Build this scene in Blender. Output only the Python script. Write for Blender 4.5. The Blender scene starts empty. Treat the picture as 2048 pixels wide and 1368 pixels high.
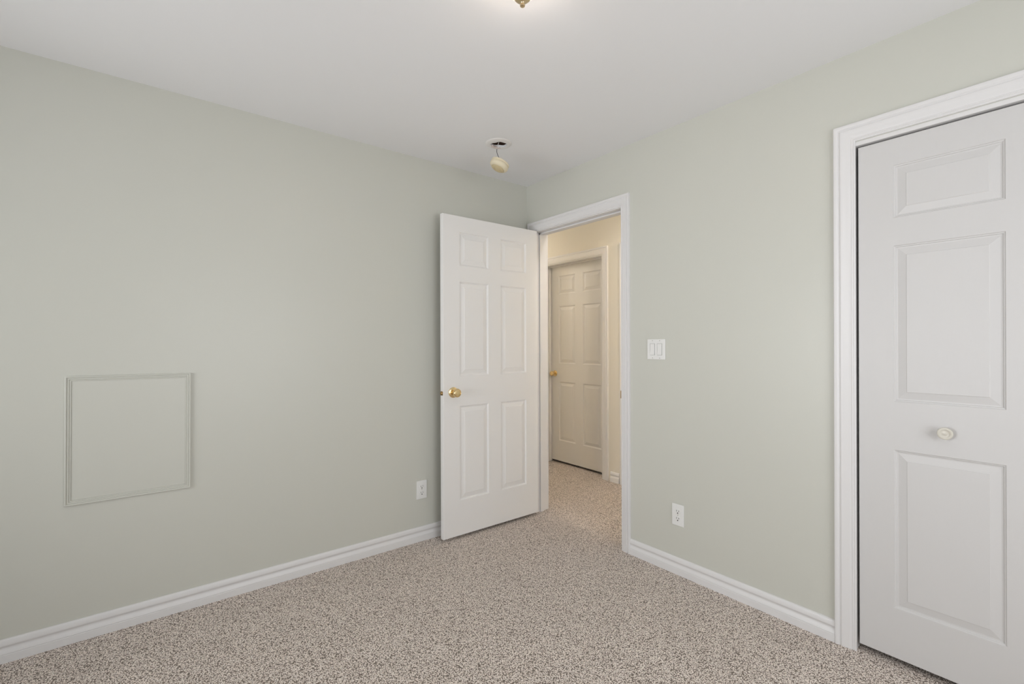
import bpy, bmesh, math, random
from mathutils import Vector, Matrix
PI = math.pi
S = bpy.context.scene
COL = S.collection

# ------------------------------------------------------------------ camera, world, lights, exposure
H = 2.42                                   # ceiling height
FPX, YAW, ROLL = 933.393, 0.9023, -0.0032
fw = Vector((math.cos(YAW), math.sin(YAW), 0)); rt = Vector((math.sin(YAW), -math.cos(YAW), 0)); up = Vector((0, 0, 1))
r2 = rt * math.cos(ROLL) + up * math.sin(ROLL); u2 = -rt * math.sin(ROLL) + up * math.cos(ROLL)
cd = bpy.data.cameras.new('camera'); cam = bpy.data.objects.new('camera', cd); COL.objects.link(cam)
M = Matrix((r2, u2, -fw)).transposed().to_4x4(); M.translation = Vector((-2.2606, -2.6792, 1.2447))
cam.matrix_world = M
cd.sensor_fit = 'HORIZONTAL'; cd.sensor_width = 36; cd.lens = FPX / 2048 * 36; cd.shift_y = 2.9076 / 2048
cd.clip_start = 0.02; cd.clip_end = 100
S.camera = cam
S.view_settings.view_transform = 'Standard'; S.view_settings.look = 'None'
S.view_settings.gamma = 1; S.view_settings.use_curve_mapping = False
S.view_settings.exposure = 0.0

w = bpy.data.worlds.new('daylight'); S.world = w; w.use_nodes = True
bg = w.node_tree.nodes['Background']; bg.inputs[0].default_value = (0.75, 0.87, 1, 1); bg.inputs[1].default_value = 1.0

def area(name, loc, rot, sx, sy, power, color, spread=PI):
    l = bpy.data.lights.new(name, 'AREA'); l.shape = 'RECTANGLE'; l.size = sx; l.size_y = sy
    l.energy = power; l.color = color; l.spread = spread
    o = bpy.data.objects.new(name, l); COL.objects.link(o); o.location = loc; o.rotation_euler = rot
    return o
XL, YB = -4.15, -3.75                       # side wall with the window, back wall
# daylight at the side window, plus an added fill light behind the camera
area('window_daylight', (XL + 0.012, -1.25, 1.24), (0, -PI / 2 - 0.12, 0), 1.25, 1.6, 20.5, (0.975, 0.98, 1.0), math.radians(108))
area('added_back_light', (-1.3, YB + 0.012, 1.24), (PI / 2, 0, 0), 1.5, 1.25, 25, (0.975, 0.98, 1.0))

# ------------------------------------------------------------------ materials
def mat(name, color, rough=0.5, metal=0.0, spec=0.5, bump=None, emis=None, var=None, alpha=None):
    m = bpy.data.materials.new(name); m.use_nodes = True
    nt = m.node_tree; N = nt.nodes; L = nt.links; b = N['Principled BSDF']
    b.inputs['Base Color'].default_value = (*color, 1); b.inputs['Roughness'].default_value = rough
    b.inputs['Metallic'].default_value = metal; b.inputs['Specular IOR Level'].default_value = spec
    tc = N.new('ShaderNodeTexCoord')
    if var:                                 # slight colour mottling: (scale, amount)
        n = N.new('ShaderNodeTexNoise'); n.inputs['Scale'].default_value = var[0]; n.inputs['Detail'].default_value = 3
        L.new(tc.outputs['Object'], n.inputs['Vector'])
        mx = N.new('ShaderNodeMix'); mx.data_type = 'RGBA'
        mx.inputs[6].default_value = (*[c * (1 - var[1]) for c in color], 1)
        mx.inputs[7].default_value = (*[min(1, c * (1 + var[1])) for c in color], 1)
        L.new(n.outputs[0], mx.inputs[0]); L.new(mx.outputs[2], b.inputs['Base Color'])
    if bump:                                # (scale, strength, distance, vector scale)
        mp = N.new('ShaderNodeMapping'); mp.inputs['Scale'].default_value = bump[3] if len(bump) > 3 else (1, 1, 1)
        n = N.new('ShaderNodeTexNoise'); n.inputs['Scale'].default_value = bump[0]; n.inputs['Detail'].default_value = 4
        bp = N.new('ShaderNodeBump'); bp.inputs['Strength'].default_value = bump[1]; bp.inputs['Distance'].default_value = bump[2]
        L.new(tc.outputs['Object'], mp.inputs[0]); L.new(mp.outputs[0], n.inputs['Vector'])
        L.new(n.outputs[0], bp.inputs['Height']); L.new(bp.outputs[0], b.inputs['Normal'])
    if alpha is not None: b.inputs['Alpha'].default_value = alpha
    if emis:
        b.inputs['Emission Color'].default_value = (*emis[0], 1); b.inputs['Emission Strength'].default_value = emis[1]
    return m
SAGE = mat('sage_paint', (0.628, 0.630, 0.570), 0.38, spec=0.45, bump=(260, 0.10, 0.0006), var=(1.2, 0.01))
CEIL = mat('ceiling_paint', (0.87, 0.87, 0.875), 0.9, spec=0.15, bump=(180, 0.10, 0.0006))
TRIM = mat('white_trim_paint', (0.78, 0.77, 0.765), 0.38, spec=0.45, bump=(60, 0.05, 0.0005))
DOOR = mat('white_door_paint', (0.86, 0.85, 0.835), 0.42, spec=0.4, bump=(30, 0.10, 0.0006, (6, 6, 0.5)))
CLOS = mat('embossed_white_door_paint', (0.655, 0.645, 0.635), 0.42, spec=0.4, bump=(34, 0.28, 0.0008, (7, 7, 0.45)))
CREAM = mat('cream_hall_paint', (0.92, 0.87, 0.76), 0.5, spec=0.3, bump=(260, 0.1, 0.0006))
HTRIM = mat('hall_trim_paint', (0.92, 0.90, 0.87), 0.4)
PLATE = mat('white_plastic', (0.84, 0.84, 0.82), 0.3)
SLOT = mat('dark_slot', (0.03, 0.028, 0.025), 0.6)
SCREW = mat('screw_metal', (0.55, 0.54, 0.5), 0.35, metal=0.9)
BRASS = mat('polished_brass', (0.80, 0.62, 0.34), 0.24, metal=1.0)
BRONZE = mat('aged_brass', (0.42, 0.28, 0.13), 0.35, metal=1.0)
SATIN = mat('satin_brass', (0.70, 0.55, 0.34), 0.28, metal=1.0)
KNOB = mat('pale_ceramic', (0.66, 0.63, 0.55), 0.22)
GLASS = mat('frosted_glass', (0.9, 0.80, 0.64), 0.35, emis=((1.0, 0.80, 0.58), 0.42), alpha=0.2)
AGED = mat('yellowed_plastic', (0.76, 0.68, 0.50), 0.45, var=(14, 0.05))
AGED2 = mat('darker_yellowed_plastic', (0.60, 0.50, 0.30), 0.5, var=(20, 0.12))
WIRE = mat('black_wire', (0.05, 0.045, 0.045), 0.5)
WIREL = mat('pale_wire', (0.62, 0.58, 0.56), 0.5)
PLASTER = mat('bare_plaster', (0.84, 0.82, 0.80), 0.85, bump=(90, 0.5, 0.002))
DARKBOX = mat('dark_cavity', (0.10, 0.055, 0.035), 0.9, var=(40, 0.4))
PINK = mat('torn_paper', (0.72, 0.62, 0.58), 0.9, bump=(120, 0.6, 0.002))

def carpet():
    m = bpy.data.materials.new('beige_loop_carpet'); m.use_nodes = True
    nt = m.node_tree; N = nt.nodes; L = nt.links; b = N['Principled BSDF']
    b.inputs['Roughness'].default_value = 0.95; b.inputs['Specular IOR Level'].default_value = 0.1
    b.inputs['Sheen Weight'].default_value = 0.15
    tc = N.new('ShaderNodeTexCoord')
    dn = N.new('ShaderNodeTexNoise'); dn.inputs['Scale'].default_value = 90; dn.inputs['Detail'].default_value = 2
    L.new(tc.outputs['Object'], dn.inputs['Vector'])
    mv = N.new('ShaderNodeVectorMath'); mv.operation = 'SCALE'; mv.inputs['Scale'].default_value = 0.008
    L.new(dn.outputs['Color'], mv.inputs[0])
    ad = N.new('ShaderNodeVectorMath'); ad.operation = 'ADD'
    L.new(tc.outputs['Object'], ad.inputs[0]); L.new(mv.outputs[0], ad.inputs[1])
    v = N.new('ShaderNodeTexVoronoi'); v.inputs['Scale'].default_value = 215
    L.new(ad.outputs[0], v.inputs['Vector'])
    n2 = N.new('ShaderNodeTexNoise'); n2.inputs['Scale'].default_value = 260; n2.inputs['Detail'].default_value = 2
    L.new(tc.outputs['Object'], n2.inputs['Vector'])
    n3 = N.new('ShaderNodeTexNoise'); n3.inputs['Scale'].default_value = 5; n3.inputs['Detail'].default_value = 3
    L.new(tc.outputs['Object'], n3.inputs['Vector'])
    # combined height: loop crowns minus pits
    mr = N.new('ShaderNodeMapRange'); mr.inputs[1].default_value = 0.1; mr.inputs[2].default_value = 0.75
    mr.inputs[3].default_value = 1; mr.inputs[4].default_value = 0
    L.new(v.outputs['Distance'], mr.inputs[0])
    a1 = N.new('ShaderNodeMath'); a1.operation = 'MULTIPLY_ADD'; a1.inputs[1].default_value = 1.3; 
    L.new(n2.outputs[0], a1.inputs[0]); L.new(mr.outputs[0], a1.inputs[2])
    cr = N.new('ShaderNodeValToRGB'); e = cr.color_ramp.elements
    e[0].position = 0.47; e[0].color = (0.20, 0.16, 0.13, 1)
    e[1].position = 0.92; e[1].color = (1.0, 0.96, 0.91, 1)
    k = e.new(0.59); k.color = (0.79, 0.68, 0.595, 1)
    k = e.new(0.71); k.color = (0.99, 0.87, 0.785, 1)
    dv = N.new('ShaderNodeMath'); dv.operation = 'DIVIDE'; dv.inputs[1].default_value = 1.75
    L.new(a1.outputs[0], dv.inputs[0]); L.new(dv.outputs[0], cr.inputs[0])
    mx = N.new('ShaderNodeMix'); mx.data_type = 'RGBA'; mx.blend_type = 'MULTIPLY'; mx.inputs[0].default_value = 1
    cr2 = N.new('ShaderNodeValToRGB'); cr2.color_ramp.elements[0].color = (0.93, 0.93, 0.93, 1); cr2.color_ramp.elements[1].color = (1.07, 1.07, 1.07, 1)
    L.new(n3.outputs[0], cr2.inputs[0]); L.new(cr.outputs[0], mx.inputs[6]); L.new(cr2.outputs[0], mx.inputs[7])
    L.new(mx.outputs[2], b.inputs['Base Color'])
    bp = N.new('ShaderNodeBump'); bp.inputs['Strength'].default_value = 0.7; bp.inputs['Distance'].default_value = 0.003
    L.new(a1.outputs[0], bp.inputs['Height']); L.new(bp.outputs[0], b.inputs['Normal'])
    return m
CARPET = carpet()

# ------------------------------------------------------------------ helpers
def obj(name, bm, m, parent=None, smooth=False, loc=None):
    bmesh.ops.recalc_face_normals(bm, faces=bm.faces)
    me = bpy.data.meshes.new(name); bm.to_mesh(me); bm.free()
    if isinstance(m, (list, tuple)):
        for q in m: me.materials.append(q)
    else: me.materials.append(m)
    if smooth:
        for p in me.polygons: p.use_smooth = True
        me.set_sharp_from_angle(angle=math.radians(35))
    o = bpy.data.objects.new(name, me); COL.objects.link(o)
    if loc is not None: o.location = loc
    if parent: o.parent = parent
    return o
def tag(o, label=None, cat=None, group=None, kind=None):
    if label: o['label'] = label
    if cat: o['category'] = cat
    if group: o['group'] = group
    if kind: o['kind'] = kind
    return o
def empty(name, loc, rot=(0, 0, 0)):
    o = bpy.data.objects.new(name, None); COL.objects.link(o); o.location = loc; o.rotation_euler = rot
    o.empty_display_size = 0.05
    return o
def box(bm, x0, x1, y0, y1, z0, z1, bev=0):
    vs = [bm.verts.new((x, y, z)) for x in (x0, x1) for y in (y0, y1) for z in (z0, z1)]
    f = [(0, 1, 3, 2), (4, 6, 7, 5), (0, 4, 5, 1), (2, 3, 7, 6), (0, 2, 6, 4), (1, 5, 7, 3)]
    fs = [bm.faces.new([vs[i] for i in q]) for q in f]
    if bev:
        es = {e for q in fs for e in q.edges}
        bmesh.ops.bevel(bm, geom=list(es), offset=bev, segments=2, affect='EDGES', profile=0.5)
def lathe(bm, prof, n=40, mtx=Matrix(), sx=1, sy=1):
    """prof: (radius, z); spun about local z then moved by mtx"""
    rings = []
    for r, z in prof:
        if r < 1e-6: rings.append([bm.verts.new(mtx @ Vector((0, 0, z)))])
        else: rings.append([bm.verts.new(mtx @ Vector((r * sx * math.cos(2 * PI * k / n), r * sy * math.sin(2 * PI * k / n), z))) for k in range(n)])
    for a, b in zip(rings, rings[1:]):
        for k in range(n):
            k2 = (k + 1) % n
            q = [a[k % len(a)], a[k2 % len(a)], b[k2 % len(b)], b[k % len(b)]]
            u = []
            for v in q:
                if v not in u: u.append(v)
            if len(u) > 2: bm.faces.new(u)
def sweep_path(bm, pts, rad, n=10):
    rings = []
    for i, p in enumerate(pts):
        p = Vector(p); d = (Vector(pts[min(i + 1, len(pts) - 1)]) - Vector(pts[max(i - 1, 0)])).normalized()
        a = d.orthogonal().normalized() if i == 0 else (prev - d * prev.dot(d)).normalized()
        prev = a; c = d.cross(a)
        rings.append([bm.verts.new(p + (a * math.cos(2 * PI * k / n) + c * math.sin(2 * PI * k / n)) * rad) for k in range(n)])
    for a, b in zip(rings, rings[1:]):
        for k in range(n): bm.faces.new([a[k], a[(k + 1) % n], b[(k + 1) % n], b[k]])
    bm.faces.new(rings[0]); bm.faces.new(rings[-1][::-1])
def smoothpath(pts, it=3):
    pts = [Vector(p) for p in pts]
    for _ in range(it):
        q = [pts[0]]
        for a, b in zip(pts, pts[1:]): q += [a * .75 + b * .25, a * .25 + b * .75]
        q.append(pts[-1]); pts = q
    return pts
def prism(bm, prof, a, b, f):
    """extrude a profile [(u, v)] from station a to station b; f(s, u, v) -> point"""
    A = [bm.verts.new(f(a, *p)) for p in prof]; B = [bm.verts.new(f(b, *p)) for p in prof]
    n = len(prof)
    for k in range(n): bm.faces.new([A[k], A[(k + 1) % n], B[(k + 1) % n], B[k]])
    bm.faces.new(A); bm.faces.new(B[::-1])
def casing_u(bm, a0, a1, h, prof, f, zb=0.0, kz=1.0):
    """mitred casing round an opening a0<a1, height h; prof = (w outward from inner edge, depth); f(a, z, d)"""
    st = [[], [], [], []]
    for wd, d in prof:
        st[0].append(bm.verts.new(f(a0 - wd, zb, d))); st[1].append(bm.verts.new(f(a0 - wd, h + wd * kz, d)))
        st[2].append(bm.verts.new(f(a1 + wd, h + wd * kz, d))); st[3].append(bm.verts.new(f(a1 + wd, zb, d)))
    n = len(prof)
    for A, B in zip(st, st[1:]):
        for k in range(n): bm.faces.new([A[k], A[(k + 1) % n], B[(k + 1) % n], B[k]])
    bm.faces.new(st[0]); bm.faces.new(st[3][::-1])
def frame_rect(bm, a0, a1, z0, z1, prof, f):
    st = [[], [], [], []]
    for wd, d in prof:
        for s, (a, z) in zip(st, ((a0 - wd, z0 - wd), (a1 + wd, z0 - wd), (a1 + wd, z1 + wd), (a0 - wd, z1 + wd))):
            s.append(bm.verts.new(f(a, z, d)))
    n = len(prof)
    for i in range(4):
        A, B = st[i], st[(i + 1) % 4]
        for k in range(n): bm.faces.new([A[k], A[(k + 1) % n], B[(k + 1) % n], B[k]])

CAS = [(0.0, 0.0), (0.0, 0.0075), (0.0015, 0.009), (0.005, 0.0092), (0.0065, 0.0078), (0.008, 0.0078), (0.0095, 0.0102), (0.012, 0.0104),
       (0.0135, 0.0092), (0.0150, 0.0094), (0.019, 0.0118), (0.026, 0.0126), (0.036, 0.0134), (0.044, 0.0156), (0.0475, 0.0154), (0.0500, 0.0116), (0.0540, 0.0112),
       (0.057, 0.0150), (0.060, 0.0170), (0.067, 0.0175), (0.0695, 0.0168), (0.071, 0.0145), (0.071, 0.0)]
def cas(width): return [(a * width / 0.071, d) for a, d in CAS]
BASE = [(0, 0), (0.0155, 0), (0.0150, 0.016), (0.0148, 0.030), (0.0134, 0.0318), (0.0134, 0.0328), (0.0148, 0.0345), (0.0140, 0.038),
        (0.0115, 0.044), (0.0085, 0.049), (0.0070, 0.053), (0.0070, 0.0565), (0.0082, 0.0605), (0.0112, 0.0640), (0.0118, 0.0655), (0.0116, 0.070),
        (0.0100, 0.078), (0.0085, 0.084), (0.0062, 0.0880), (0.0035, 0.0893), (0, 0.0893)]

# ------------------------------------------------------------------ setting: floor, ceiling, walls
DY0, DY1, DH = -0.8955, -0.0775, 2.066        # bedroom doorway opening (y range, height)
CY0, CY1, CH = -3.1370, -2.0420, 2.052        # closet opening
WT = 0.12
bm = bmesh.new(); box(bm, XL - .1, 2.6, YB - .1, 3.5, -0.05, 0.0)
tag(obj('floor', bm, CARPET), 'speckled beige loop pile carpet over bedroom and hall floor', 'carpet', kind='structure')

# ceiling with a torn round hole where the detector was mounted
HC = Vector((-0.611, -0.474)); random.seed(4)
def hole_r(t):
    a = t + 0.668                      # long axis runs across the view
    return (1 / math.sqrt((math.cos(a) / 0.049) ** 2 + (math.sin(a) / 0.036) ** 2)) * (1 + 0.07 * math.sin(3 * t + 1.0) + 0.06 * math.sin(5 * t))
NH = 48
bm = bmesh.new()
sq = 0.2
hx0, hx1, hy0, hy1 = HC.x - sq, HC.x + sq, HC.y - sq, HC.y + sq
inner, innert, outer = [], [], []
for k in range(NH):
    t = 2 * PI * k / NH; c, s_ = math.cos(t), math.sin(t); m_ = max(abs(c), abs(s_)); r = hole_r(t)
    inner.append(bm.verts.new((HC.x + r * c, HC.y + r * s_, H))); innert.append(bm.verts.new((HC.x + r * c, HC.y + r * s_, H + .010)))
    outer.append(bm.verts.new((HC.x + sq * c / m_, HC.y + sq * s_ / m_, H)))
for k in range(NH):
    j = (k + 1) % NH
    bm.faces.new([inner[k], inner[j], outer[j], outer[k]]); bm.faces.new([inner[k], inner[j], innert[j], innert[k]])
def quad(bm, x0, x1, y0, y1, z): bm.faces.new([bm.verts.new(p) for p in ((x0, y0, z), (x1, y0, z), (x1, y1, z), (x0, y1, z))])
quad(bm, XL - .1, hx0, YB - .1, 0.1, H); quad(bm, hx1, 0.06, YB - .1, 0.1, H)
quad(bm, hx0, hx1, YB - .1, hy0, H); quad(bm, hx0, hx1, hy1, 0.1, H)
box(bm, XL - .1, 0.06, YB - .1, 0.1, H + .12, H + .2)
for a in ((XL - .1, XL - .09, YB - .1, .1), (.05, .06, YB - .1, .1), (XL - .1, .06, YB - .1, YB - .09), (XL - .1, .06, .09, .1)): box(bm, *a, H, H + .12)
tag(obj('ceiling', bm, CEIL), 'smooth off white bedroom ceiling with a torn round hole', 'ceiling', kind='structure')
bm = bmesh.new(); box(bm, 0.06, 2.6, YB - .1, 3.5, H, H + .15)
tag(obj('ceiling_hall', bm, CEIL), 'plain white ceiling over the hallway beyond the open door', 'ceiling', kind='structure')

bm = bmesh.new(); box(bm, XL - .1, 0.0, 0.0, 0.1, 0, H)
tag(obj('wall_left', bm, SAGE), 'long sage green wall behind the open white door', 'wall', kind='structure')
bm = bmesh.new()
for y0, y1, z0, z1 in ((DY1, 0.1, 0, H), (DY0, DY1, DH, H), (CY1, DY0, 0, H), (CY0, CY1, CH, H), (YB - .1, CY0, 0, H)):
    box(bm, 0, WT - .002, y0, y1, z0, z1)
tag(obj('wall_right', bm, SAGE), 'sage green wall holding the doorway and closet opening', 'wall', kind='structure')
WY0, WY1, WZ0, WZ1 = -2.05, -0.45, 0.61, 1.87      # window in the side wall
bm = bmesh.new()
for y0, y1, z0, z1 in ((YB - .1, WY0, 0, H), (WY1, 0.0, 0, H), (WY0, WY1, 0, WZ0), (WY0, WY1, WZ1, H)): box(bm, XL - .1, XL, y0, y1, z0, z1)
tag(obj('wall_near', bm, SAGE), 'sage green wall with a window, outside the left edge of view', 'wall', kind='structure')
VX0, VX1 = -2.05, -0.55                            # added window in the back wall, for the fill light
bm = bmesh.new()
for x0, x1, z0, z1 in ((XL, VX0, 0, H), (VX1, 0, 0, H), (VX0, VX1, 0, WZ0), (VX0, VX1, WZ1, H)): box(bm, x0, x1, YB - .1, YB, z0, z1)
tag(obj('wall_back', bm, SAGE), 'sage green wall with an added window, behind the camera', 'wall', kind='structure')
# windows out of view
def window(name, f, a0, a1, lab):
    bm = bmesh.new(); frame_rect(bm, a0, a1, WZ0, WZ1, cas(0.07), lambda a, z, d: f(a, z, d))
    for a in (a0, (a0 + a1) / 2 - .02, a1 - .04):
        p, q = f(a, WZ0, -.06), f(a + .04, WZ1, -.02); box(bm, *sorted((p[0], q[0])), *sorted((p[1], q[1])), WZ0, WZ1)
    for z in (WZ0, WZ1 - .04):
        p, q = f(a0, z, -.06), f(a1, z, -.02); box(bm, *sorted((p[0], q[0])), *sorted((p[1], q[1])), z, z + .04)
    o = tag(obj(name, bm, TRIM), lab, 'window', kind='structure')
    bm = bmesh.new(); p, q = f(a0, 0, -.042), f(a1, 0, -.038); box(bm, *sorted((p[0], q[0])), *sorted((p[1], q[1])), WZ0, WZ1)
    g = obj('window_pane', bm, mat('clear_glass', (1, 1, 1), 0.02), o)
    g.data.materials[0].node_tree.nodes['Principled BSDF'].inputs['Transmission Weight'].default_value = 1
window('window_1', lambda a, z, d: (XL + d, a, z), WY0, WY1, 'white framed window in the wall outside the left edge')
window('added_window', lambda a, z, d: (a, YB + d, z), VX0, VX1, 'added white framed window around the fill light behind the camera')  # made-up window, housing for the added back light

# hall shell
HX = 1.045
HD0, HD1, HDH = 0.160, 0.972, 2.064         # hall door opening
ED0, ED1 = -0.920, -0.105                    # next hall door opening
bm = bmesh.new()
for y0, y1, z0, z1 in ((HD1, 3.5, 0, H), (HD0, HD1, HDH, H), (ED1, HD0, 0, H), (ED0, ED1, HDH, H), (-1.9, ED0, 0, H)): box(bm, HX, HX + WT, y0, y1, z0, z1)
tag(obj('wall_hall', bm, CREAM), 'cream yellow hallway wall seen through the doorway', 'wall', kind='structure')
bm = bmesh.new()
for y0, y1, z0, z1 in ((DY1, 3.4, 0, H), (DY0, DY1, DH, H), (-1.8, DY0, 0, H)): box(bm, WT - .002, WT + .004, y0, y1, z0, z1)
tag(obj('wall_hall_near', bm, CREAM), 'cream hallway face of the wall around the doorway', 'wall', kind='structure')
bm = bmesh.new(); box(bm, WT + .004, HX, 3.4, 3.5, 0, H); box(bm, WT + .004, HX, -1.9, -1.8, 0, H)
tag(obj('wall_hall_end', bm, CREAM), 'cream walls closing both ends of the hallway', 'wall', kind='structure')
bm = bmesh.new(); box(bm, HX + WT, 2.6, YB - .1, YB, 0, H); box(bm, 2.5, 2.6, YB, 3.4, 0, H); box(bm, HX + WT, 2.6, 3.4, 3.5, 0, H)
box(bm, 0.72, 0.80, YB - .1, -1.9, 0, H); box(bm, WT, .72, YB - .1, YB, 0, H)
tag(obj('wall_closet', bm, PLASTER), 'inner walls behind the closet and hallway doors', 'wall', kind='structure')

# baseboards
def baseboard(name, runs, m, lab):
    bm = bmesh.new()
    for a, b, f in runs: prism(bm, BASE, a, b, f)
    return tag(obj(name, bm, m, smooth=True), lab, 'baseboard', kind='structure')
baseboard('baseboard_left', [(XL, -0.0005, lambda s, d, z: (s, -d, z))], TRIM, 'white moulded baseboard along the long green wall')
baseboard('baseboard_right', [(CY1 + 0.0545, DY0 - 0.0512, lambda s, d, z: (-d, s, z))], TRIM, 'white moulded baseboard between doorway and closet')
baseboard('baseboard_back', [(XL, -0.0, lambda s, d, z: (s, YB + d, z))], TRIM, 'white baseboard behind the camera')
baseboard('baseboard_near', [(YB + .02, -.02, lambda s, d, z: (XL + d, s, z))], TRIM, 'white baseboard below the side window')
baseboard('baseboard_hall', [(HD0 - .088, ED1 + .078, lambda s, d, z: (HX - d, s, z)), (HD1 + .09, 3.4, lambda s, d, z: (HX - d, s, z)), (-1.8, ED0 - .078, lambda s, d, z: (HX - d, s, z))], HTRIM,
          'short white baseboard between the two hallway door casings')

# door casings and jambs
def doorway(name, a0, a1, h, f, m, wd, lab, stop=None, back=None, jd=WT, rev=0.006, revh=None, kz=1.0):
    if revh is None: revh = rev
    bm = bmesh.new(); casing_u(bm, a0 - rev, a1 + rev, h + revh, cas(wd), f, kz=kz)
    o = tag(obj(name, bm, m, smooth=True), lab, 'door casing', kind='structure')
    bm = bmesh.new(); t = .016
    def bx(A0, A1, Z0, Z1, D0, D1):
        p, q = f(A0, Z0, D0), f(A1, Z1, D1); box(bm, *sorted((p[0], q[0])), *sorted((p[1], q[1])), Z0, Z1)
    bx(a0, a0 + t - .001, 0, h, 0.0006, -jd); bx(a1 - t + .001, a1, 0, h, 0.0006, -jd); bx(a0, a1, h - t + .001, h, 0.0006, -jd)
    if stop:
        d0, d1 = stop; a, b, hh = a0 + t, a1 - t, h - t
        bx(a, a + .010, 0, hh, d0, d1); bx(b - .010, b, 0, hh, d0, d1); bx(a, b, hh - .010, hh, d0, d1)
    obj('door_jamb', bm, m, o)
    if back:
        bm = bmesh.new(); casing_u(bm, a0 - rev, a1 + rev, h + revh, cas(wd), lambda a, z, d: f(a, z, -jd - .0045 - d))
        obj('hall_side_casing', bm, m, o, smooth=True)
    return o
# the casing sits on the opening line, the jamb boards (16 mm) fill inward of the rough opening
fB = lambda a, z, d: (-d, a, z)
trim1 = doorway('trim_1', DY0, DY1, 2.074, fB, TRIM, 0.0625, 'white moulded casing around the open bedroom doorway', stop=(-.040, -.075), back=True, rev=-0.011, kz=1.12)
trim2 = doorway('trim_2', CY0, CY1, 2.0525, fB, TRIM, 0.074, 'white moulded casing around the bifold closet door', rev=-.0195, revh=.0025, kz=1.0, jd=.10)
fH = lambda a, z, d: (HX - d, a, z)
trim3 = doorway('trim_3', HD0, HD1, HDH, fH, HTRIM, 0.072, 'cream white casing around the closed hallway door', stop=(-.055, -.09), rev=-.008)
trim4 = doorway('trim_4', ED0, ED1, HDH, fH, HTRIM, 0.072, 'narrow strip of casing at the right end of the hallway wall', stop=(-.055, -.09), rev=-.008)
# strike plate on the doorway jamb
bm = bmesh.new(); box(bm, 0.0015, 0.032, DY0 + .0155, DY0 + .0175, .905, .965, .0006); box(bm, -.0040, .0020, DY0 + .0155, DY0 + .0205, .912, .958, .0008)
sp = obj('strike_plate', bm, BRONZE, trim1); sp['label'] = 'dark brass strike plate'

# ------------------------------------------------------------------ panelled doors
PAN = [(0.0, 0.0), (0.0020, 0.0030), (0.0055, 0.0036), (0.0075, 0.0068), (0.0125, 0.0072), (0.0380, 0.0022), (0.0395, 0.0010)]
def panel_door(bm, wd, z0, z1, th, cols, rows, c=0.0018):
    """slab from (0,0,z0) to (wd,th,z1); moulded panels on both faces"""
    xs = sorted({c, wd - c} | {v for q in cols for v in q}); zs = sorted({z0 + c, z1 - c} | {v for q in rows for v in q})
    for y0, sg in ((0, 1), (th, -1)):
        V = {}
        def vv(x, z, y=y0):
            k = (round(x, 5), round(z, 5), round(y, 5))
            if k not in V: V[k] = bm.verts.new((x, y, z))
            return V[k]
        for xa, xb in zip(xs, xs[1:]):
            for za, zb in zip(zs, zs[1:]):
                if (xa, xb) in cols and (za, zb) in rows:
                    pr = None
                    for ins, dp in PAN:
                        R = [vv(x, z, y0 + sg * dp) for x, z in ((xa + ins, za + ins), (xb - ins, za + ins), (xb - ins, zb - ins), (xa + ins, zb - ins))]
                        if pr:
                            for k in range(4): bm.faces.new([pr[k], pr[(k + 1) % 4], R[(k + 1) % 4], R[k]])
                        pr = R
                    bm.faces.new(pr)
                else: bm.faces.new([vv(xa, za), vv(xb, za), vv(xb, zb), vv(xa, zb)])
        ye = y0 + sg * c
        # chamfer strips
        def strip(P, Q): bm.faces.new([*P, *Q])
        for za, zb in zip(zs, zs[1:]):
            strip((vv(c, za), vv(c, zb)), (vv(0, zb if zb != zs[-1] else z1, ye), vv(0, za if za != zs[0] else z0, ye)))
            strip((vv(wd - c, za), vv(wd - c, zb)), (vv(wd, zb if zb != zs[-1] else z1, ye), vv(wd, za if za != zs[0] else z0, ye)))
        for xa, xb in zip(xs, xs[1:]):
            for z, ze in ((zs[0], z0), (zs[-1], z1)):
                strip((vv(xa, z), vv(xb, z)), (vv(xb if xb != xs[-1] else wd, ze, ye), vv(xa if xa != xs[0] else 0, ze, ye)))
    a, b = c, th - c
    for q in (((0, a, z0), (0, b, z0), (0, b, z1), (0, a, z1)), ((wd, a, z0), (wd, b, z0), (wd, b, z1), (wd, a, z1)),
              ((0, a, z0), (wd, a, z0), (wd, b, z0), (0, b, z0)), ((0, a, z1), (wd, a, z1), (wd, b, z1), (0, b, z1))):
        bm.faces.new([bm.verts.new(p) for p in q])
ROWS = [(0.244, 0.846), (1.038, 1.639), (1.743, 1.955)]
def door_knob(parent, x, z, ydir, y, m=BRASS, scale=1.0, key=False):
    mt = Matrix.Translation((x, y, z)) @ Matrix.Rotation(PI / 2 if ydir < 0 else -PI / 2, 4, 'X') @ Matrix.Scale(scale, 4)
    bm = bmesh.new()
    lathe(bm, [(0, .0), (.0330, .0), (.0335, .003), (.0320, .006), (.026, .0085), (.020, .010), (.0, .010)], 44, mt)
    ro = obj('rosette', bm, m, parent, smooth=True)
    bm = bmesh.new()
    lathe(bm, [(0, .009), (.0125, .009), (.0115, .018), (.0115, .024), (.015, .030), (.0225, .036), (.0265, .043), (.0275, .049), (.0262, .055), (.0225, .0595),
               (.0215, .0598), (.0205, .0585), (.013, .0600), (.0125, .0612), (.0, .0618)], 44, mt)
    k = obj('door_knob', bm, m, parent, smooth=True)
    return k
def latch(parent, x, yc, z, s=1):
    bm = bmesh.new(); box(bm, *sorted((x - s * .0022, x + s * .001)), yc - .0125, yc + .0125, z - .0125, z + .0125, .004)
    mt = Matrix.Translation((x - s * .0018, yc, z)) @ Matrix.Rotation(-s * PI / 2, 4, 'Y')
    lathe(bm, [(0, 0), (.0120, 0), (.0120, .004), (.009, .007), (0, .008)], 20, mt)
    o = obj('latch', bm, BRONZE, parent, smooth=True); o['label'] = 'dark brass latch bolt'

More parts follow.
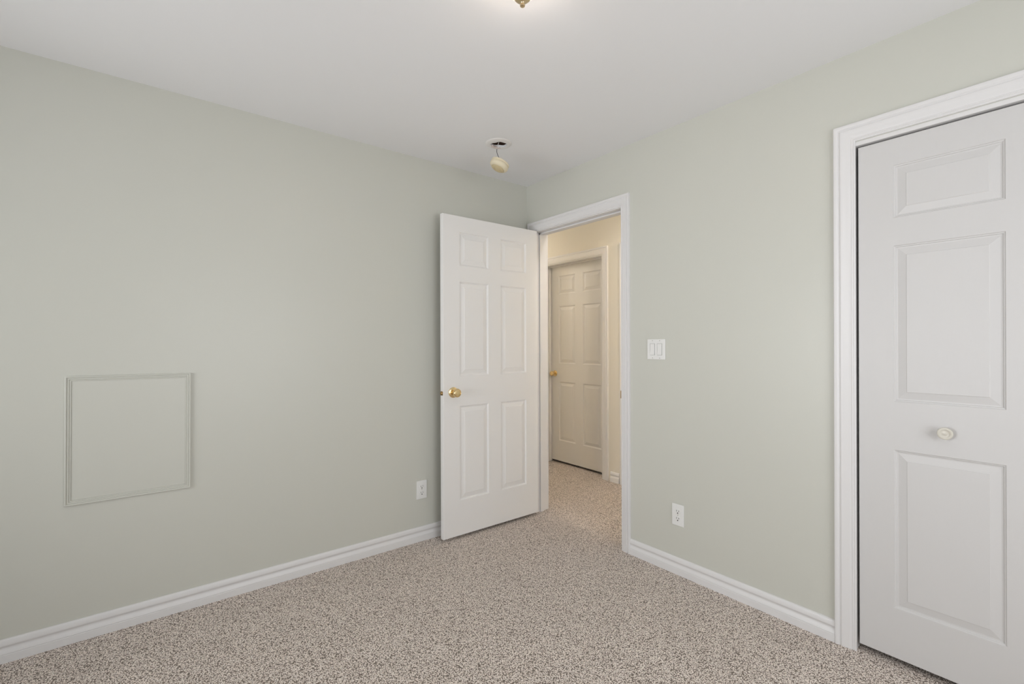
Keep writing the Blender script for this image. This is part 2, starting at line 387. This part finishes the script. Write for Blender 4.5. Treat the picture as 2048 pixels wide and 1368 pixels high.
# bedroom door, swung open beside the green wall: local x runs from free edge to hinge
W1 = 0.782
bm = bmesh.new()
panel_door(bm, W1, 0.0205, 2.0590, 0.035, [(0.120, 0.3455), (0.4480, 0.6735)], ROWS)
d1 = tag(obj('door_1', bm, DOOR, smooth=False, loc=(-0.797, -0.135, 0)), 'white six panel door with brass knob, standing open against the green wall', 'door', kind='structure')
door_knob(d1, 0.0705, 0.9365, -1, 0.0); door_knob(d1, 0.0705, 0.9365, 1, 0.035)
latch(d1, 0.0, 0.0175, 0.934)
for z in (0.25, 1.05, 1.86):
    bm = bmesh.new(); lathe(bm, [(0, -.045), (.006, -.045), (.006, .045), (.004, .049), (0, .05)], 16, Matrix.Translation((W1 + .004, 0.0375, z)))
    box(bm, W1 - .001, W1 + .002, 0.006, 0.034, z - .044, z + .044); obj('hinge', bm, SATIN, d1, smooth=True)
# hall door (closed): local x runs along world -y
W3 = 0.776
bm = bmesh.new()
panel_door(bm, W3, 0.0205, 2.045, 0.035, [(0.118, 0.352), (0.456, 0.690)], [(0.236, 0.846), (1.036, 1.629), (1.755, 1.943)])
d3 = tag(obj('door_2', bm, HTRIM), 'closed six panel door across the hallway, with small brass knob', 'door', kind='structure')
d3.rotation_euler = (0, 0, -PI / 2); d3.location = (HX + .095, HD1 - .0165, 0)
d3.rotation_euler = (0, 0, -PI / 2)
door_knob(d3, 0.060, 0.929, -1, 0.0, scale=.95)
bm = bmesh.new()
panel_door(bm, W3, 0.0205, 2.045, 0.035, [(0.118, 0.352), (0.456, 0.690)], [(0.236, 0.846), (1.036, 1.629), (1.755, 1.943)])
d4 = tag(obj('door_3', bm, HTRIM), 'second closed hallway door, hidden behind the doorway edge', 'door', kind='structure')
d4.rotation_euler = (0, 0, -PI / 2); d4.location = (HX + .095, ED1 - .0165, 0)

# bifold closet door: two leaves
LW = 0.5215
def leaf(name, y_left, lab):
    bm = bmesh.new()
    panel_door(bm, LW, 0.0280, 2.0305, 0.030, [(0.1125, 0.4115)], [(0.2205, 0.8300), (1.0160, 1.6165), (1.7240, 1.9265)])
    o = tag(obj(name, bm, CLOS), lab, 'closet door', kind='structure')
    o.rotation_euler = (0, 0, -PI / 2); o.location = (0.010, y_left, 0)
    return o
# local +x -> world -y, local +y -> world +x : front face at local y=0
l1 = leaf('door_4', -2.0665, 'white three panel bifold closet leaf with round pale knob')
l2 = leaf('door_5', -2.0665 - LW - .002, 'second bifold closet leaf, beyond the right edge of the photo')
mt = Matrix.Translation((0.2625, 0, 0.9175)) @ Matrix.Rotation(PI / 2, 4, 'X')
bm = bmesh.new()
lathe(bm, [(0, 0), (.0115, 0), (.0105, .004), (.009, .010), (.011, .014), (.0175, .0185), (.0215, .0225), (.0222, .026), (.0212, .029), (.018, .0305),
           (.015, .0302), (.0125, .0285), (.008, .0280), (.005, .0290), (0, .0295)], 44, mt)
kn = obj('closet_knob', bm, KNOB, l1, smooth=True); kn['label'] = 'pale round ceramic knob'

# ------------------------------------------------------------------ access panel on the green wall
root = empty('access_panel', (-2.303, 0, 0.842))
tag(root, 'square access panel painted sage green, with stepped moulding frame, on the left wall', 'access panel')
AP = [(0.0, 0.0), (0.0, 0.0050), (0.0035, 0.0055), (0.0045, 0.0040), (0.0060, 0.0040), (0.0070, 0.0070), (0.0110, 0.0072), (0.0120, 0.0055), (0.0135, 0.0055), (0.0145, 0.0090),
      (0.0185, 0.0095), (0.0200, 0.0085), (0.0200, 0.0)]
bm = bmesh.new(); frame_rect(bm, -.1965, .1965, -.2505, .2495, AP, lambda a, z, d: (a, -d, z))
fr = obj('moulding_frame', bm, SAGE, root)
bm = bmesh.new(); box(bm, -.1963, .1963, -.003, .0, -.2503, .2493, .0006)
obj('panel_board', bm, SAGE, root)
root.rotation_euler = (0, math.radians(0.35), 0)

# ------------------------------------------------------------------ outlets and switch: local x across, -y out of the wall
def outlet(loc, rz, lab):
    r = empty('wall_outlet', loc, (0, 0, rz)); tag(r, lab, 'outlet', group='white wall outlets')
    bm = bmesh.new(); box(bm, -.0355, .0355, -.0055, -.0002, -.0575, .0575, .0018); obj('cover_plate', bm, PLATE, r)
    for z in (-.0195, .0195):
        bm = bmesh.new()
        lathe(bm, [(0, 0), (.0172, 0), (.0172, .0018), (.0165, .0024), (0, .0024)], 40, Matrix.Translation((0, -.0052, z)) @ Matrix.Rotation(PI / 2, 4, 'X'), sx=1, sy=.82)
        f_ = obj('socket_face', bm, PLATE, r, smooth=True)
        for sx, hh in ((-.0065, .0045), (.0065, .0038)):
            bm = bmesh.new(); box(bm, sx - .0012, sx + .0012, -.0079, -.0070, z + .003 - hh, z + .003 + hh); obj('slot', bm, SLOT, f_)
        bm = bmesh.new(); lathe(bm, [(0, 0), (.0034, 0), (.0034, .0008), (0, .0008)], 16, Matrix.Translation((0, -.0071, z - .0085)) @ Matrix.Rotation(PI / 2, 4, 'X')); obj('ground_hole', bm, SLOT, f_)
    bm = bmesh.new(); lathe(bm, [(0, 0), (.003, 0), (.0026, .001), (0, .0012)], 16, Matrix.Translation((0, -.0054, 0)) @ Matrix.Rotation(PI / 2, 4, 'X')); obj('screw', bm, SCREW, r)
    return r
outlet((-0.8800, 0, 0.3215), 0, 'white duplex outlet low on the long wall, left of the open door')
outlet((0, -1.2592, 0.3180), -PI / 2, 'white duplex outlet low on the wall between doorway and closet')
sw = empty('light_switch', (0, -1.1265, 1.2090), (0, 0, -PI / 2))
tag(sw, 'white double rocker light switch plate beside the doorway', 'light switch')
bm = bmesh.new(); box(bm, -.0575, .0575, -.0060, -.0002, -.0570, .0570, .0018); obj('cover_plate', bm, PLATE, sw)
for sx, tilt in ((-.0232, 1), (.0232, .5)):
    bm = bmesh.new(); frame_rect(bm, sx - .0160, sx + .0160, -.0330, .0330, [(0, .0050), (0, .0066), (.0010, .0068), (.0014, .0050)], lambda a, z, d: (a, -d, z))
    rf = obj('rocker_frame', bm, PLATE, sw)
    bm = bmesh.new(); prism(bm, [(-.0316, .0048), (-.0316, .0080 + .0016 * tilt), (0, .0074), (.0316, .0086 - .0014 * tilt), (.0316, .0048)], sx - .0139, sx + .0139, lambda s, z, d: (s, -d, z))
    obj('rocker', bm, PLATE, rf)
    bm = bmesh.new(); box(bm, sx - .0158, sx + .0158, -.0063, -.0058, -.0328, .0328); gp = obj('rocker_gap', bm, SCREW, rf)
    gp.data.materials[0] = mat('grey_gap', (0.30, 0.30, 0.29), 0.8)
    for z in (-.0484, .0484):
        bm = bmesh.new(); lathe(bm, [(0, 0), (.0028, 0), (.0024, .001), (0, .0012)], 16, Matrix.Translation((sx, -.0058, z)) @ Matrix.Rotation(PI / 2, 4, 'X')); obj('screw', bm, SCREW, sw)

# ------------------------------------------------------------------ ceiling box (hole), smoke detector dangling from its wire
cb = empty('ceiling_box', (HC.x, HC.y, H)); tag(cb, 'round ceiling opening with a white plaster ring and dark wiring cavity', 'junction box')
NR = 64
bm = bmesh.new()
prof = lambda t: [(hole_r(t) * 1.02, 0.001), (hole_r(t) * 1.0, -.0035), (hole_r(t) * 1.12, -.0050), (0.068, -.0048), (0.0735, -.0028), (0.0775, -.0002)]
rings = []
for k in range(NR):
    t = 2 * PI * k / NR
    rings.append([bm.verts.new((r * math.cos(t) - (0.009 if i > 2 else 0), r * math.sin(t) - (.006 if i > 2 else 0), z)) for i, (r, z) in enumerate(prof(t))])
for k in range(NR):
    A, B = rings[k], rings[(k + 1) % NR]
    for i in range(len(A) - 1): bm.faces.new([A[i], A[i + 1], B[i + 1], B[i]])
obj('plaster_ring', bm, PLASTER, cb, smooth=True)
bm = bmesh.new()
lathe(bm, [(.053, .011), (.058, .012), (.058, .060), (0, .060)], 32); obj('box_cavity', bm, DARKBOX, cb)
random.seed(9)
bm = bmesh.new()
for cr, cf, s in ((-.038, .018, .009), (-.027, .031, .010), (-.014, .037, .009), (.000, .039, .007)):
    cx, cy = rt.x * cr + fw.x * cf, rt.y * cr + fw.y * cf
    vs = []
    for k in range(9):
        t = 2 * PI * k / 9; r = s * random.uniform(.7, 1.15)
        vs.append((cx + r * math.cos(t), cy + r * math.sin(t)))
    lo = [bm.verts.new((x, y, -.006 - .003 * random.random())) for x, y in vs]; hi = [bm.verts.new((x * 1.02, y * 1.02, .002)) for x, y in vs]
    bm.faces.new(lo); bm.faces.new(hi[::-1])
    for k in range(9): bm.faces.new([lo[k], lo[(k + 1) % 9], hi[(k + 1) % 9], hi[k]])
tp = obj('torn_drywall', bm, PINK, cb); tp['label'] = 'pinkish torn drywall edge'

DC = Vector((-0.615, -0.480, 2.292))
sd = empty('smoke_detector', DC); tag(sd, 'yellowed round smoke detector dangling by its wire from the ceiling hole', 'smoke detector')
# tilt: right side low, underside turned a little to the left
tilt = Matrix.Rotation(math.radians(24), 4, fw) @ Matrix.Rotation(math.radians(-6), 4, rt)
bm = bmesh.new(); lathe(bm, [(0, .021), (.050, .021), (.0545, .019), (.0555, .015), (.0545, .010), (.052, .008), (0, .008)], 56, tilt); obj('mounting_base', bm, AGED, sd, smooth=True)
bm = bmesh.new(); lathe(bm, [(.030, .009), (.0515, .009), (.0560, .004), (.0565, -.003), (.0545, -.010), (.049, -.0165), (.041, -.0205), (.039, -.0205), (.0385, -.0180), (0, -.018)], 56, tilt)
obj('detector_housing', bm, AGED, sd, smooth=True)
bm = bmesh.new(); lathe(bm, [(0, -.0170), (.0380, -.0180), (.0370, -.0235), (.033, -.0262), (.020, -.0270), (.0185, -.0255), (.014, -.0255), (.0125, -.0275), (0, -.0280)], 48, tilt)
g = obj('sensor_grille', bm, AGED2, sd, smooth=True); g['label'] = 'darker yellow sensor cover'
bm = bmesh.new(); lathe(bm, [(0, -.026), (.004, -.0265), (.004, -.029), (0, -.0295)], 16, tilt @ Matrix.Translation((.022, -.008, .001))); obj('test_button', bm, AGED2, sd, smooth=True)
topc = tilt @ Vector((0.002, 0, .021))
def lp(px_r, zz): return Vector((rt.x * px_r, rt.y * px_r, zz))
bm = bmesh.new()
sweep_path(bm, smoothpath([topc - Vector((0, 0, .004)), topc + lp(-.003, .012), lp(-.0155, .075), lp(-.013, .098)]), .0018)
obj('lead_wire', bm, WIRE, sd, smooth=True)
bm = bmesh.new(); sweep_path(bm, smoothpath([lp(-.0130, .097), lp(-.008, .118), lp(-.002, .137), lp(.004, .165)]), .0021)
wl = obj('wire_sheath', bm, WIREL, sd, smooth=True); wl['label'] = 'pale grey wire sheath'
bm = bmesh.new(); sweep_path(bm, smoothpath([topc + Vector((0, 0, -.003)), topc + Vector((.001, 0, .006)), topc + Vector((.0, 0, .011))]), .0042)
obj('wire_connector', bm, WIREL, sd, smooth=True)

# ------------------------------------------------------------------ ceiling lights
def ceiling_light(loc, lab, glass, watts, tint):
    r = empty('ceiling_light', loc); tag(r, lab, 'ceiling light')
    bm = bmesh.new(); lathe(bm, [(0, -.0005), (.138, -.0005), (.140, -.004), (.136, -.012), (.120, -.016), (0, -.016)], 64); obj('ceiling_pan', bm, SATIN, r, smooth=True)
    bm = bmesh.new()
    pr = []
    zbot = -.127
    pr = [(.1340, -.0175), (.1335, -.0205), (.1300, -.0250), (.1220, -.0320), (.1050, -.0450), (.0850, -.0605), (.0650, -.0775), (.0450, -.0945), (.0250, -.1120), (.0120, -.1235), (0, -.1260)]
    lathe(bm, [(.128, -.018)] + pr, 72); obj('glass_bowl', bm, glass, r, smooth=True)
    bm = bmesh.new()
    z = zbot
    lathe(bm, [(0, z + .020), (.0270, z + .020), (.0275, z + .0160), (.0250, z + .0120), (.0205, z + .0078), (.0145, z + .0040), (.0090, z + .0015), (.0058, z - .0010), (.0048, z - .0035),
               (.0056, z - .0052), (.0072, z - .0068), (.0080, z - .0090), (.0074, z - .0115), (.0048, z - .0136), (0, z - .0145)], 40)
    f_ = obj('finial', bm, SATIN, r, smooth=True); f_['label'] = 'brass finial under the glass bowl'
    l = bpy.data.lights.new('bulb', 'POINT'); l.energy = watts; l.color = tint; l.shadow_soft_size = 0.03
    b_ = bpy.data.objects.new('bulb', l); COL.objects.link(b_); b_.parent = r; b_.location = (0, 0, -.055)
    return r
ceiling_light((-1.3430, -1.5750, H), 'flush ceiling light with cream glass bowl and brass finial, cut by the top edge', GLASS, 2.4, (1.0, 0.88, 0.80))
HG = mat('frosted_hall_glass', (0.9, 0.82, 0.66), 0.35, emis=((1.0, 0.74, 0.45), 1.5), alpha=0.5)
ceiling_light((0.285, -1.62, H), 'flush hallway ceiling light near the closet end, hidden beyond the doorway', HG, 41, (1.0, 0.94, 0.87))
ceiling_light((0.55, 2.20, H), 'added flush hallway ceiling light at the far end, unseen behind the green wall', HG, 46, (1.0, 0.94, 0.87))  # second hall lamp, added unseen to even out the hallway light
